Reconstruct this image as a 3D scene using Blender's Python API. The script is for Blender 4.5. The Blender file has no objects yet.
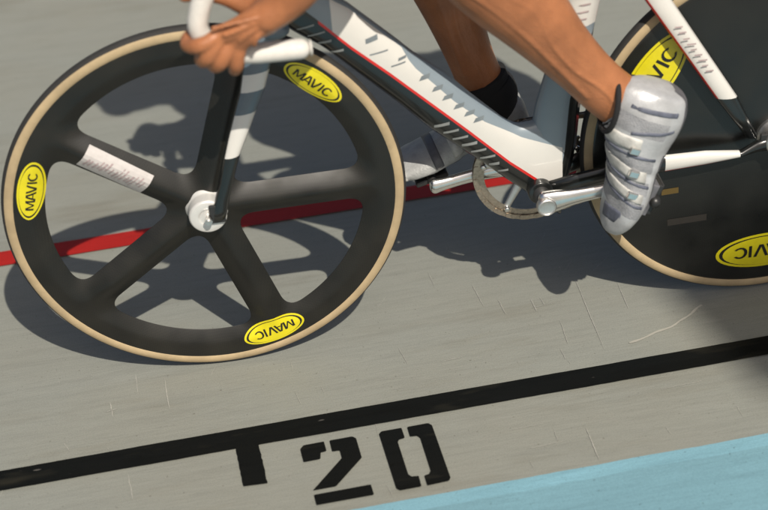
import bpy, bmesh, math, random
from math import sin, cos, pi, sqrt, atan2, hypot, radians
from mathutils import Vector, Matrix, noise
random.seed(7)
scn = bpy.context.scene
COL = scn.collection

# ------------------------------------------------------------------ helpers
def tag(o, label=None, cat=None, group=None, kind=None):
    if label: o['label'] = label
    if cat: o['category'] = cat
    if group: o['group'] = group
    if kind: o['kind'] = kind
    return o

def obj(name, verts, faces, mats, parent=None, fm=None, smooth=True):
    me = bpy.data.meshes.new(name)
    me.from_pydata([tuple(v) for v in verts], [], faces)
    if not isinstance(mats, (list, tuple)): mats = [mats]
    for m in mats: me.materials.append(m)
    if fm: me.polygons.foreach_set('material_index', fm)
    me.polygons.foreach_set('use_smooth', [smooth] * len(me.polygons))
    bm = bmesh.new(); bm.from_mesh(me)
    bmesh.ops.recalc_face_normals(bm, faces=bm.faces)
    bm.to_mesh(me); bm.free()
    me.update()
    o = bpy.data.objects.new(name, me); COL.objects.link(o)
    if parent: o.parent = parent
    return o

def bevel(o, w, seg=2, angle=35):
    m = o.modifiers.new('bevel', 'BEVEL'); m.width = w; m.segments = seg
    m.limit_method = 'ANGLE'; m.angle_limit = radians(angle)
    return o

def crom(pts, n):
    """Catmull-Rom resample of rows of numbers."""
    out = []; P = [list(p) for p in pts]
    P = [[2 * a - b for a, b in zip(P[0], P[1])]] + P + [[2 * a - b for a, b in zip(P[-1], P[-2])]]
    for i in range(1, len(P) - 2):
        for k in range(n):
            t = k / n
            out.append([.5 * ((2 * b) + (c - a) * t + (2 * a - 5 * b + 4 * c - d) * t * t + (3 * b - a - 3 * c + d) * t ** 3)
                        for a, b, c, d in zip(P[i - 1], P[i], P[i + 1], P[i + 2])])
    out.append(P[-2]); return out

def tube(pts, radii, seg=20, sub=5, flat=None, up=(0, 1, 0), capround=True):
    """verts, faces of a tapered tube; radii: r or (ra, rb); ra is along the 'up' side."""
    rows = []
    for p, r in zip(pts, radii):
        ra, rb = r if isinstance(r, (tuple, list)) else (r, r)
        rows.append([*p, ra, rb])
    if sub > 1: rows = crom(rows, sub)
    if capround:
        def cap(a, b):
            A = Vector(a[:3]); d = (A - Vector(b[:3]))
            d = d.normalized() if d.length > 0 else Vector((0, 0, 1))
            r = min(a[3], a[4]); res = []
            for k in range(1, 5):
                q = k / 5 * pi / 2
                res.append([*(A + d * r * sin(q)), a[3] * cos(q), a[4] * cos(q)])
            return res
        rows = cap(rows[0], rows[1])[::-1] + rows + cap(rows[-1], rows[-2])
    V, F = [], []
    U0 = Vector(up)
    for i, r in enumerate(rows):
        a = Vector(rows[max(i - 1, 0)][:3]); b = Vector(rows[min(i + 1, len(rows) - 1)][:3])
        d = (b - a).normalized()
        u = (U0 - d * U0.dot(d))
        if u.length < .05: u = Vector((1, 0, .3)) - d * Vector((1, 0, .3)).dot(d)
        u.normalize(); w = d.cross(u)
        for k in range(seg):
            t = 2 * pi * k / seg
            V.append(Vector(r[:3]) + u * cos(t) * r[3] + w * sin(t) * r[4])
    n = len(rows)
    for i in range(n - 1):
        for k in range(seg):
            k2 = (k + 1) % seg
            F.append((i * seg + k, i * seg + k2, (i + 1) * seg + k2, (i + 1) * seg + k))
    F.append(tuple(range(seg))[::-1]); F.append(tuple((n - 1) * seg + k for k in range(seg)))
    return V, F

def merge(*parts):
    V, F = [], []
    for v, f in parts:
        o = len(V); V += list(v); F += [tuple(i + o for i in q) for q in f]
    return V, F

def lathe(prof, seg=96, c=(0, 0, 0), closed=False):
    """prof: (radius, y) pairs, turned about the local Y axis."""
    V, F = [], []
    n = len(prof)
    for r, y in prof:
        for k in range(seg):
            a = 2 * pi * k / seg
            V.append((c[0] + r * cos(a), c[1] + y, c[2] + r * sin(a)))
    m = n if closed else n - 1
    for i in range(m):
        j = (i + 1) % n
        for k in range(seg):
            k2 = (k + 1) % seg
            F.append((i * seg + k, i * seg + k2, j * seg + k2, j * seg + k))
    if not closed:
        F.append(tuple(range(seg))); F.append(tuple((n - 1) * seg + k for k in range(seg))[::-1])
    return V, F

def box(x0, x1, y0, y1, z0, z1):
    V = [(x, y, z) for x in (x0, x1) for y in (y0, y1) for z in (z0, z1)]
    return V, [(0, 1, 3, 2), (4, 6, 7, 5), (0, 4, 5, 1), (2, 3, 7, 6), (0, 2, 6, 4), (1, 5, 7, 3)]

def xform(vf, M):
    v, f = vf
    return [M @ Vector(p) for p in v], f

def remesh(name, vf, voxel, mats, parent, smooth=3, fac=.5):
    o = obj(name, vf[0], vf[1], mats, None)
    m = o.modifiers.new('r', 'REMESH'); m.mode = 'VOXEL'; m.voxel_size = voxel; m.use_smooth_shade = True
    s = o.modifiers.new('s', 'SMOOTH'); s.iterations = smooth; s.factor = fac
    dg = bpy.context.evaluated_depsgraph_get(); dg.update()
    me = bpy.data.meshes.new_from_object(o.evaluated_get(dg))
    old = o.data; o.modifiers.clear(); o.data = me; bpy.data.meshes.remove(old)
    me.name = name
    if not me.materials:
        for x in (mats if isinstance(mats, (list, tuple)) else [mats]): me.materials.append(x)
    me.polygons.foreach_set('use_smooth', [True] * len(me.polygons))
    if parent: o.parent = parent
    return o

# ------------------------------------------------------------------ materials
def nt(name):
    m = bpy.data.materials.new(name); m.use_nodes = True
    t = m.node_tree; b = t.nodes['Principled BSDF']; return m, t, b
def N(t, typ, **kw):
    n = t.nodes.new(typ)
    for k, v in kw.items():
        if k.startswith('i_'): n.inputs[k[2:].replace('_', ' ')].default_value = v
        else: setattr(n, k, v)
    return n
def ramp(t, stops, src):
    r = t.nodes.new('ShaderNodeValToRGB'); e = r.color_ramp.elements
    e[0].position, e[0].color = stops[0][0], (*stops[0][1], 1)
    e[1].position, e[1].color = stops[-1][0], (*stops[-1][1], 1)
    for p, c in stops[1:-1]:
        x = e.new(p); x.color = (*c, 1)
    t.links.new(src, r.inputs[0]); return r
def mat(name, col, rough=.5, metal=0, coat=0, var=.12, scale=30, bump=0, bscale=200, stretch=None, sss=0, spec=.5):
    m, t, b = nt(name)
    tc = N(t, 'ShaderNodeTexCoord'); src = tc.outputs['Object']
    if stretch:
        mp = N(t, 'ShaderNodeMapping'); mp.inputs['Scale'].default_value = stretch
        t.links.new(src, mp.inputs[0]); src = mp.outputs[0]
    n = N(t, 'ShaderNodeTexNoise', i_Scale=scale, i_Detail=6.0, i_Roughness=.6); t.links.new(src, n.inputs['Vector'])
    lo = tuple(c * (1 - var) for c in col); hi = tuple(min(1, c * (1 + var)) for c in col)
    r = ramp(t, [(.3, lo), (.7, hi)], n.outputs['Fac']); t.links.new(r.outputs[0], b.inputs['Base Color'])
    b.inputs['Roughness'].default_value = rough; b.inputs['Metallic'].default_value = metal
    b.inputs['Coat Weight'].default_value = coat; b.inputs['Coat Roughness'].default_value = .08
    b.inputs['Specular IOR Level'].default_value = spec
    if sss:
        b.inputs['Subsurface Weight'].default_value = sss
        b.inputs['Subsurface Radius'].default_value = (1, .35, .2); b.inputs['Subsurface Scale'].default_value = .006
    if bump:
        n2 = N(t, 'ShaderNodeTexNoise', i_Scale=bscale, i_Detail=4.0); t.links.new(src, n2.inputs['Vector'])
        bp = N(t, 'ShaderNodeBump', i_Strength=bump, i_Distance=.002); t.links.new(n2.outputs['Fac'], bp.inputs['Height'])
        t.links.new(bp.outputs[0], b.inputs['Normal'])
    return m

def track_mat(name, base, warm, dark, streak=1.0, fleck=.0, spec=.3, rub=None):
    """painted concrete: fine grit, long streaks along the lane, scuffs and faint rubber stains"""
    m, t, b = nt(name); L = t.links.new
    tc = N(t, 'ShaderNodeTexCoord'); P = tc.outputs['Object']
    def noise_(sc, stretch, det=5.0, rough=.6):
        mp = N(t, 'ShaderNodeMapping'); mp.inputs['Scale'].default_value = stretch; L(P, mp.inputs[0])
        n = N(t, 'ShaderNodeTexNoise', i_Scale=sc, i_Detail=det, i_Roughness=rough); L(mp.outputs[0], n.inputs['Vector']); return n.outputs['Fac']
    big = noise_(1.7, (1, 1.6, 1), 4)
    st = noise_(9, (.55, 6, 1), 7, .7)
    fine = noise_(55, (.35, 5, 1), 4, .7)
    grit = noise_(420, (1, 1, 1), 3)
    c1 = ramp(t, [(.32, warm), (.66, base)], big)
    c2 = ramp(t, [(.30, (dark,) * 3), (.52, (1, 1, 1)), (.75, (1.0, 1.0, 1.0))], st)
    c3 = ramp(t, [(.28, (.91,) * 3), (.55, (1.0,) * 3), (.80, (1.04,) * 3)], fine)
    c4 = ramp(t, [(.25, (.84,) * 3), (.7, (1.04,) * 3)], grit)
    sm = noise_(3.2, (.5, 2.6, 1), 5, .62)
    c5 = ramp(t, [(.28, (.86, .83, .79)), (.44, (1, 1, 1)), (.8, (1.02, 1.02, 1.02))], sm)
    pale = noise_(5.0, (.6, 3.0, 1), 6, .65)
    c6 = ramp(t, [(.30, (1, 1, 1)), (.58, (1, 1, 1)), (.74, (1.10, 1.10, 1.11))], pale)
    pits = noise_(150, (1, 1, 1), 2, .5)
    c7 = ramp(t, [(.24, (.62, .60, .57)), (.31, (1, 1, 1)), (.9, (1.0, 1.0, 1.0))], pits)
    prev = c1.outputs[0]
    for c, f in ((c2, streak), (c3, 1.0), (c4, 1.0), (c5, 1.0), (c6, 1.0), (c7, 1.0)):
        mx = N(t, 'ShaderNodeMix', data_type='RGBA', blend_type='MULTIPLY'); mx.inputs[0].default_value = f
        L(prev, mx.inputs[6]); L(c.outputs[0], mx.inputs[7]); prev = mx.outputs[2]
    if fleck:
        fl = noise_(38, (.5, 1.6, 1), 2, .5)
        fr = ramp(t, [(.735, (0, 0, 0)), (.76, (1, 1, 1))], fl)
        mx = N(t, 'ShaderNodeMix', data_type='RGBA'); L(fr.outputs[0], mx.inputs[0]); L(prev, mx.inputs[6])
        mx.inputs[7].default_value = (fleck, fleck * .95, fleck * .85, 1); prev = mx.outputs[2]
    if rub:
        rb = noise_(7.5, (.55, 2.2, 1), 3, .55)
        fr = ramp(t, [(.58, (0, 0, 0)), (.80, (1, 1, 1))], rb)
        mx = N(t, 'ShaderNodeMix', data_type='RGBA'); L(fr.outputs[0], mx.inputs[0]); L(prev, mx.inputs[6])
        mx.inputs[7].default_value = (*rub, 1); prev = mx.outputs[2]
    L(prev, b.inputs['Base Color'])
    b.inputs['Roughness'].default_value = .62; b.inputs['Specular IOR Level'].default_value = spec
    bp = N(t, 'ShaderNodeBump', i_Strength=.35, i_Distance=.0015); L(grit, bp.inputs['Height'])
    bp2 = N(t, 'ShaderNodeBump', i_Strength=.25, i_Distance=.003); L(st, bp2.inputs['Height']); L(bp.outputs[0], bp2.inputs['Normal'])
    L(bp2.outputs[0], b.inputs['Normal'])
    return m

def carbon_mat(name, col, rough=.32, coat=.5):
    m, t, b = nt(name); L = t.links.new
    tc = N(t, 'ShaderNodeTexCoord')
    mp = N(t, 'ShaderNodeMapping'); mp.inputs['Rotation'].default_value = (0, radians(45), 0); L(tc.outputs['Object'], mp.inputs[0])
    ck = N(t, 'ShaderNodeTexChecker', i_Scale=420.0); L(mp.outputs[0], ck.inputs['Vector'])
    ck.inputs['Color1'].default_value = (*[c * .75 for c in col], 1); ck.inputs['Color2'].default_value = (*[c * 1.35 for c in col], 1)
    n = N(t, 'ShaderNodeTexNoise', i_Scale=14.0, i_Detail=6.0); L(tc.outputs['Object'], n.inputs['Vector'])
    r = ramp(t, [(.35, (.75, .75, .75)), (.7, (1.2, 1.15, 1.0))], n.outputs['Fac'])
    mx = N(t, 'ShaderNodeMix', data_type='RGBA', blend_type='MULTIPLY'); mx.inputs[0].default_value = 1
    L(ck.outputs['Color'], mx.inputs[6]); L(r.outputs[0], mx.inputs[7]); L(mx.outputs[2], b.inputs['Base Color'])
    rr = ramp(t, [(.3, (rough * .8,) * 3), (.7, (rough * 1.3,) * 3)], n.outputs['Fac']); L(rr.outputs[0], b.inputs['Roughness'])
    b.inputs['Coat Weight'].default_value = coat; b.inputs['Coat Roughness'].default_value = .25
    return m

GREY = (.236, .246, .221); WARM = (.234, .236, .204)
M = {
 'track': track_mat('track paint', GREY, WARM, .90),
 'blackline': track_mat('black line paint', (.0055, .0065, .0065), (.007, .0072, .0065), .8, 1, .07, .06, (.028, .026, .019)),
 'redline': track_mat('red line paint', (.34, .012, .008), (.29, .010, .007), .85),
 'blue': track_mat('light blue paint', (.195, .375, .450), (.175, .335, .405), .86, 1, 0),
 'apron': track_mat('apron concrete', (.26, .25, .23), (.22, .21, .19), .85),
 'scratch': mat('scratched paint', (.33, .325, .29), .7, var=.2, scale=300),
 'rubbed': mat('rubbed line paint', (.035, .031, .024), .7, var=.35, scale=40, stretch=(1, 4, 1)),
 'carbon': carbon_mat('black carbon', (.0085, .0082, .0068), .44, .10),
 'disc': carbon_mat('disc carbon', (.0060, .0066, .0064), .34, .3),
 'rubber': mat('black rubber', (.022, .021, .020), .75, bump=.3, bscale=600),
 'tan': mat('tan cotton sidewall', (.38, .29, .17), .75, var=.14, scale=25, bump=.3, bscale=900),
 'alu': mat('polished aluminium', (.78, .77, .75), .22, 1, var=.05, scale=60),
 'satin': mat('satin aluminium', (.70, .69, .67), .4, 1, var=.08, scale=90),
 'steel': mat('bronze steel chain', (.42, .36, .29), .38, .9, var=.25, scale=200),
 'hubwhite': mat('bright anodised hub', (.68, .67, .645), .38, .35, var=.04, scale=60),
 'darkmetal': mat('dark metal', (.05, .05, .05), .4, .6),
 'fblack': mat('black frame paint', (.008, .009, .009), .28, coat=.6, var=.2, scale=8),
 'fwhite': mat('white frame paint', (.60, .585, .55), .35, coat=.4, var=.03, scale=20),
 'fred': mat('red frame paint', (.55, .02, .015), .35, coat=.4, var=.1),
 'fblue': mat('pale blue frame paint', (.205, .25, .285), .33, coat=.4, var=.06, scale=10),
 'fgrey': mat('grey frame lettering', (.15, .175, .19), .4, var=.2),
 'stripe': mat('silver frame lettering', (.24, .25, .245), .4, var=.15),
 'yellow': mat('yellow sticker', (.62, .54, .008), .4, coat=.3, var=.06, scale=60),
 'ink': mat('black sticker ink', (.012, .012, .010), .45, var=.1),
 'label': mat('white wheel label', (.50, .47, .455), .45, coat=.2, var=.08, scale=80),
 'pinkink': mat('rose grey label ink', (.36, .28, .28), .5, var=.2),
 'orange': mat('orange sticker', (.085, .055, .012), .6),
 'faint': mat('faded label', (.018, .0155, .013), .5),
 'shoemesh': mat('grey shoe mesh', (.26, .265, .28), .5, .0, var=.15, scale=60, bump=.8, bscale=420),
 'shoeshaded': mat('far shoe darkened as shaded', (.33, .335, .33), .45, .0, var=.2, scale=40, bump=.5, bscale=300),  # far shoe only: its shade is put into a darker grey
 'tape': mat('white bar tape', (.60, .58, .54), .65, var=.08, scale=60, bump=.25, bscale=350),
 'skin': mat('suntanned skin', (.330, .130, .056), .40, var=.26, scale=13, bump=.45, bscale=330, sss=.05, spec=.4),
 'sock': mat('black sock', (.010, .010, .011), .9, bump=.5, bscale=700),
 'shoe': mat('silver white shoe', (.43, .435, .445), .34, .2, var=.24, scale=22, coat=.2, bump=.3, bscale=420),
 'strap': mat('pale shoe strap', (.46, .455, .43), .45, var=.3, scale=45, bump=.3, bscale=300),
 'navy': mat('navy shoe trim', (.10, .11, .145), .5, var=.3, scale=60),
 'sole': mat('shoe sole', (.10, .10, .11), .5, var=.3),
 'jersey': mat('white jersey', (.62, .62, .62), .8, bump=.3, bscale=500),
 'lycra': mat('black lycra', (.012, .012, .014), .7, bump=.3, bscale=500),
 'helmet': mat('white helmet shell', (.75, .75, .75), .25, coat=.5, var=.03),
 'visor': mat('dark visor', (.01, .01, .012), .1, coat=1),
 'hair': mat('brown hair', (.04, .025, .015), .7, bump=.6),
 'saddle': mat('black saddle leather', (.015, .015, .015), .5, bump=.3),
 'mast': mat('galvanised mast', (.45, .46, .46), .5, .6),  # for the added mast that only casts shade
 'cloth': mat('blue shade flag cloth', (.06, .12, .30), .8),
}
# rubber bloom: the rubbed stretch of the black line shows the grey below
# ------------------------------------------------------------------ the track
def sheet(name, polys, m, z, kind='structure'):
    V, F = [], []
    for p in polys:
        o = len(V); V += [(x, y, z) for x, y in p]; F.append(tuple(range(o, o + len(p))))
    o = obj(name, V, F, m, smooth=False)
    return tag(o, kind=kind)
def strip(y0, y1, x0=-60, x1=60): return [(x0, y0), (x1, y0), (x1, y1), (x0, y1)]
def wobbly(y0, y1, x0, x1, amp, step=.008):
    """painted strip whose edges wander by a millimetre, as brushed paint does"""
    n = int((x1 - x0) / step); lo, hi = [], []
    for i in range(n + 1):
        x = x0 + (x1 - x0) * i / n
        lo.append((x, y0 + amp * noise.noise(Vector((x * 9, y0 * 7, 0))) + amp * .5 * noise.noise(Vector((x * 60, y0 * 7, 3)))))
        hi.append((x, y1 + amp * noise.noise(Vector((x * 9, y1 * 7, 1))) + amp * .5 * noise.noise(Vector((x * 60, y1 * 7, 2)))))
    quads = []
    for i in range(n): quads.append([lo[i], lo[i + 1], hi[i + 1], hi[i]])
    return quads
o = sheet('ground', [[(-150, -150), (150, -150), (150, 150), (-150, 150)]], M['apron'], -.012)
tag(o, 'grey concrete apron around the cycling track')
o = sheet('track', [strip(-.9, 7.5)], M['track'], 0); tag(o, 'grey painted cycling track surface')
o = sheet('blue_band', wobbly(-.62, .0, -2.2, 2.6, .0016) + [strip(-.62, .0, -60, -2.2), strip(-.62, .0, 2.6, 60)], M['blue'], .003)
tag(o, 'light blue painted band along the inner edge of the track')
o = sheet('blue_overpaint', wobbly(-.60, -.030, -2.2, 2.6, .004), track_mat('second coat of blue paint', (.170, .320, .380), (.155, .29, .345), .88, 1, 0), .0036)
tag(o, 'slightly darker second coat on the light blue band')
o = sheet('black_line', wobbly(.2003, .2507, -2.2, 2.6, .0008) + [strip(.2003, .2507, -60, -2.2), strip(.2003, .2507, 2.6, 60)], M['blackline'], .003)
tag(o, 'black measuring line painted along the track')
o = sheet('red_line', wobbly(.880, .932, -2.2, 2.6, .0008) + [strip(.880, .932, -60, -2.2), strip(.880, .932, 2.6, 60)], M['redline'], .003)
tag(o, 'red line painted along the track behind the wheels')
tk = [(-.019, .2003)]
for i in range(13): tk.append((-.0195 + random.uniform(-.0007, .0007), .196 - i * .0078))
tk += [(.0192, .0995)]
for i in range(13): tk.append((.019 + random.uniform(-.0007, .0007), .103 + i * .0078))
tk.append((.019, .2015)); tk[0] = (-.019, .2015)
o = sheet('distance_mark', [tk], M['blackline'], .0034)
tag(o, 'short black distance mark below the black line')

def rounded(poly, amt=.003):
    out = []
    n = len(poly)
    for i in range(n):
        a, b, c = Vector(poly[i - 1]), Vector(poly[i]), Vector(poly[(i + 1) % n])
        d1 = min(amt, (a - b).length * .4); d2 = min(amt, (c - b).length * .4)
        p1 = b + (a - b).normalized() * d1; p2 = b + (c - b).normalized() * d2
        for k in range(4):
            t = k / 3; out.append(tuple(p1 * (1 - t) ** 2 + b * 2 * t * (1 - t) + p2 * t * t))
    return out
two_a = [(.0840, .170), (.0905, .178), (.125, .1785), (.125, .153), (.115, .152), (.112, .136), (.084, .1355)]
two_b = [(.1345, .1785), (.173, .1785), (.178, .172), (.178, .1205), (.125, .062), (.087, .062), (.1465, .129), (.1465, .149), (.134, .1495)]
two_c = [(.087, .0512), (.1795, .0512), (.1797, .0255), (.087, .0257)]
zero_a = [(.2172, .173), (.222, .1782), (.2562, .178), (.2562, .151), (.247, .1495), (.2428, .144), (.2425, .059), (.2465, .0525), (.258, .051), (.2568, .0248), (.222, .0245), (.2172, .031)]
zero_b = [(.266, .1778), (.3015, .178), (.3067, .171), (.3062, .033), (.3025, .0262), (.2665, .0245), (.267, .0495), (.275, .051), (.2795, .058), (.281, .144), (.277, .151), (.2655, .152)]
o = sheet('painted_number', [rounded(p, .002) for p in (two_a, two_b, two_c, zero_a, zero_b)], M['blackline'], .0032)
tag(o, 'black stencilled number 20 painted between black line and blue band')

# scratches in the paint
SC = [((.656, .517), (.643, .295), .0011), ((.727, .485), (.721, .40), .0010), ((.469, .556), (.473, .481), .0010), ((.503, .495), (.505, .446), .0010),
      ((.561, .478), (.561, .439), .0013), ((.578, .480), (.580, .453), .001), ((.550, .097), (.547, .012), .0013), ((-.165, .455), (-.166, .396), .0010),
      ((-.117, .432), (-.116, .338), .0012), ((-.215, .387), (-.213, .344), .0014), ((.297, .403), (.303, .349), .0010), ((-.200, .186), (-.197, .121), .0013),
      ((.594, .403), (.587, .327), .0009), ((.40, .62), (.401, .57), .0008), ((.36, .34), (.40, .343), .0010), ((.10, .33), (.104, .29), .0008), ((.555, .452), (.60, .456), .0008),
      ((-.225, .362), (-.204, .366), .0012), ((.70, .16), (.78, .163), .0008), ((-.30, .30), (-.29, .27), .0008), ((.44, .07), (.51, .074), .0008)]
rs = random.Random(21)
for _ in range(80):
    x, y = rs.uniform(-.5, 1.3), rs.uniform(.01, .86)
    L_ = rs.choice((.012, .02, .035, .06)); a = rs.choice((rs.gauss(pi / 2, .12), rs.gauss(0, .15), rs.gauss(pi / 2, .5)))
    SC.append(((x, y), (x + L_ * cos(a), y + L_ * sin(a)), rs.uniform(.00035, .0007)))
quads = []
for (a, b, w) in SC:
    w *= .72; A, B = Vector(a), Vector(b); n = 9; d = (B - A).normalized(); q = Vector((-d.y, d.x)); pts = []
    for i in range(n + 1):
        t = i / n; c = A.lerp(B, t) + q * .0012 * noise.noise(Vector((a[0] * 50 + t * 5, a[1] * 31, 0)))
        ww = w * (.25 + .75 * sin(pi * min(1, t * 1.0 + .0001)) ** .5) * (.5 + .5 * random.random())
        pts.append((c - q * ww, c + q * ww))
    for i in range(n): quads.append([tuple(pts[i][0]), tuple(pts[i + 1][0]), tuple(pts[i + 1][1]), tuple(pts[i][1])])
o = sheet('scratches', quads, M['scratch'], .0016); tag(o, 'thin pale scratches in the grey track paint')

pl = []
A, B = Vector((.690, .300)), Vector((.850, .372)); q = (B - A).normalized(); q = Vector((-q.y, q.x)); n = 16
pts = [(A.lerp(B, i / n) + q * (.006 * noise.noise(Vector((i * .3, 2, 0))) - .010 * sin(pi * i / n)), .0042 * (.35 + abs(noise.noise(Vector((i * .7, 5, 0)))))) for i in range(n + 1)]
for (c, a), (d, b) in zip(pts, pts[1:]): pl.append([tuple(c - q * a), tuple(d - q * b), tuple(d + q * b), tuple(c + q * a)])
o = sheet('scuff', pl, mat('scuffed track paint', (.315, .305, .265), .7, var=.08, scale=120, stretch=(1, 5, 1)), .0018); tag(o, 'pale curved tyre scuff on the grey track')

# ------------------------------------------------------------------ bicycle frame of reference
LEAN, HD = .04642677, -.0445134
tx = Vector((cos(HD), sin(HD), 0)); s0 = Vector((sin(HD), -cos(HD), 0)); upv = Vector((0, 0, 1))
sv = s0 * cos(LEAN) - upv * sin(LEAN); vv = upv * cos(LEAN) + s0 * sin(LEAN)
ROOT = Matrix(((tx.x, -sv.x, vv.x, 0), (tx.y, -sv.y, vv.y, .44978), (tx.z, -sv.z, vv.z, .0045), (0, 0, 0, 1)))
bike = bpy.data.objects.new('track_bicycle', None); COL.objects.link(bike); bike.matrix_world = ROOT
tag(bike, 'black, white and pale blue track bicycle with five spoke front wheel and rear disc wheel', 'bicycle')

RW = .3345
# ---- five spoke wheel surface
RI, W0, KS, T0, WD = .2635, .0305, .030, .0112, .028
PH0 = radians(1.0)
def smax(a, b, k=KS):
    h = max(k - abs(a - b), 0) / k
    return max(a, b) + h * h * k * .25
def matf(r, th):
    """>0 inside the carbon"""
    a = (th - PH0) % (2 * pi / 5); d1 = a; d2 = 2 * pi / 5 - a
    return smax(smax(W0 - r * sin(d1), W0 - r * sin(d2), .035), r - RI)
def height(x, z):
    r = hypot(x, z); g = matf(r, atan2(z, x))
    g = max(0, min(1, g / WD))
    return (T0 + .0055 * max(0, min(1, (.262 - r) / .04))) * (1 - (1 - g) ** 1.32)
def five_spoke():
    RO = .3168; half = pi / 5; rc = .168; NR, NS = 60, 14
    V, F = [], []
    C = Vector((rc, 0))
    corner = Vector((RO * cos(half), RO * sin(half)))
    # border points of the upper half of the pie slice, from the rim mid to the hub
    def border(M1, M2):
        pts = []
        for i in range(M1 + 1): a = half * i / M1; pts.append(Vector((RO * cos(a), RO * sin(a))))
        for i in range(1, M2 + 1): pts.append(corner * (1 - i / M2))
        return pts
    up = border(22, 44)
    ring = up + [Vector((p.x, -p.y)) for p in up[-2:0:-1]]
    n = len(ring)
    for sct in range(5):
        rot = PH0 + half + sct * 2 * half
        base = len(V)
        inner = []
        for p in ring:
            lo, hi = 0.0, 1.0
            for _ in range(26):
                mid = (lo + hi) / 2; q = C.lerp(p, mid)
                if matf(q.length, atan2(q.y, q.x) + PH0 + half) > 0: hi = mid
                else: lo = mid
            inner.append(C.lerp(p, hi))
        for k in range(NS + 1):
            s = (k / NS) ** 1.7
            for i in range(n):
                q = inner[i].lerp(ring[i], s)
                a = atan2(q.y, q.x) + rot; r = q.length
                x, z = r * cos(a), r * sin(a); h = 0 if k == 0 else height(x, z)
                V.append((x, -h, z))
        for k in range(NS):
            for i in range(n):
                j = (i + 1) % n
                F.append((base + k * n + i, base + k * n + j, base + (k + 1) * n + j, base + (k + 1) * n + i))
    m = len(V)
    V2 = V + [(x, -y, z) for x, y, z in V]; F2 = F + [tuple(i + m for i in q[::-1]) for q in F]
    return V2, F2

def split_wheel(parent):
    V, F = five_spoke()
    me = bpy.data.meshes.new('full'); me.from_pydata(V, [], F)
    bm = bmesh.new(); bm.from_mesh(me)
    bmesh.ops.remove_doubles(bm, verts=bm.verts, dist=2e-5)
    bmesh.ops.dissolve_degenerate(bm, edges=bm.edges, dist=1e-6)
    bmesh.ops.recalc_face_normals(bm, faces=bm.faces)
    bm.verts.ensure_lookup_table(); bm.normal_update()
    groups = {}
    for f in bm.faces:
        c = f.calc_center_median(); r = hypot(c.x, c.z); a = atan2(c.z, c.x)
        if r > .262: k = 'rim'
        elif r < .060: k = 'hub_shell'
        else: k = int(((a - PH0 + pi / 5) % (2 * pi)) / (2 * pi / 5))
        groups.setdefault(k, []).append(f)
    res = {}
    for k, fs in groups.items():
        idx, vs, ns, fl = {}, [], [], []
        for f in fs:
            t = []
            for v in f.verts:
                if v.index not in idx:
                    idx[v.index] = len(vs); vs.append(tuple(v.co)); ns.append(tuple(v.normal))
                t.append(idx[v.index])
            fl.append(tuple(t))
        nm = k if isinstance(k, str) else 'spoke'
        m2 = bpy.data.meshes.new(nm); m2.from_pydata(vs, [], fl); m2.materials.append(M['carbon'])
        m2.polygons.foreach_set('use_smooth', [True] * len(fl))
        m2.normals_split_custom_set_from_vertices(ns)
        o = bpy.data.objects.new(nm, m2); COL.objects.link(o); res[k] = o
    bm.free(); bpy.data.meshes.remove(me)
    return res

def tyre(parent):
    prof = []; n = 28
    for i in range(n):
        a = 2 * pi * i / n; prof.append((.3212 + .0133 * cos(a), .0128 * sin(a)))
    V, F = lathe(prof, 160, closed=True)
    fm = []
    for i in range(n):
        a = 2 * pi * (i + .5) / n
        fm += [0 if (cos(a) > .62) else 1] * 160
    o = obj('tyre', V, F, [M['rubber'], M['tan']], parent, fm); return o

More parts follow.
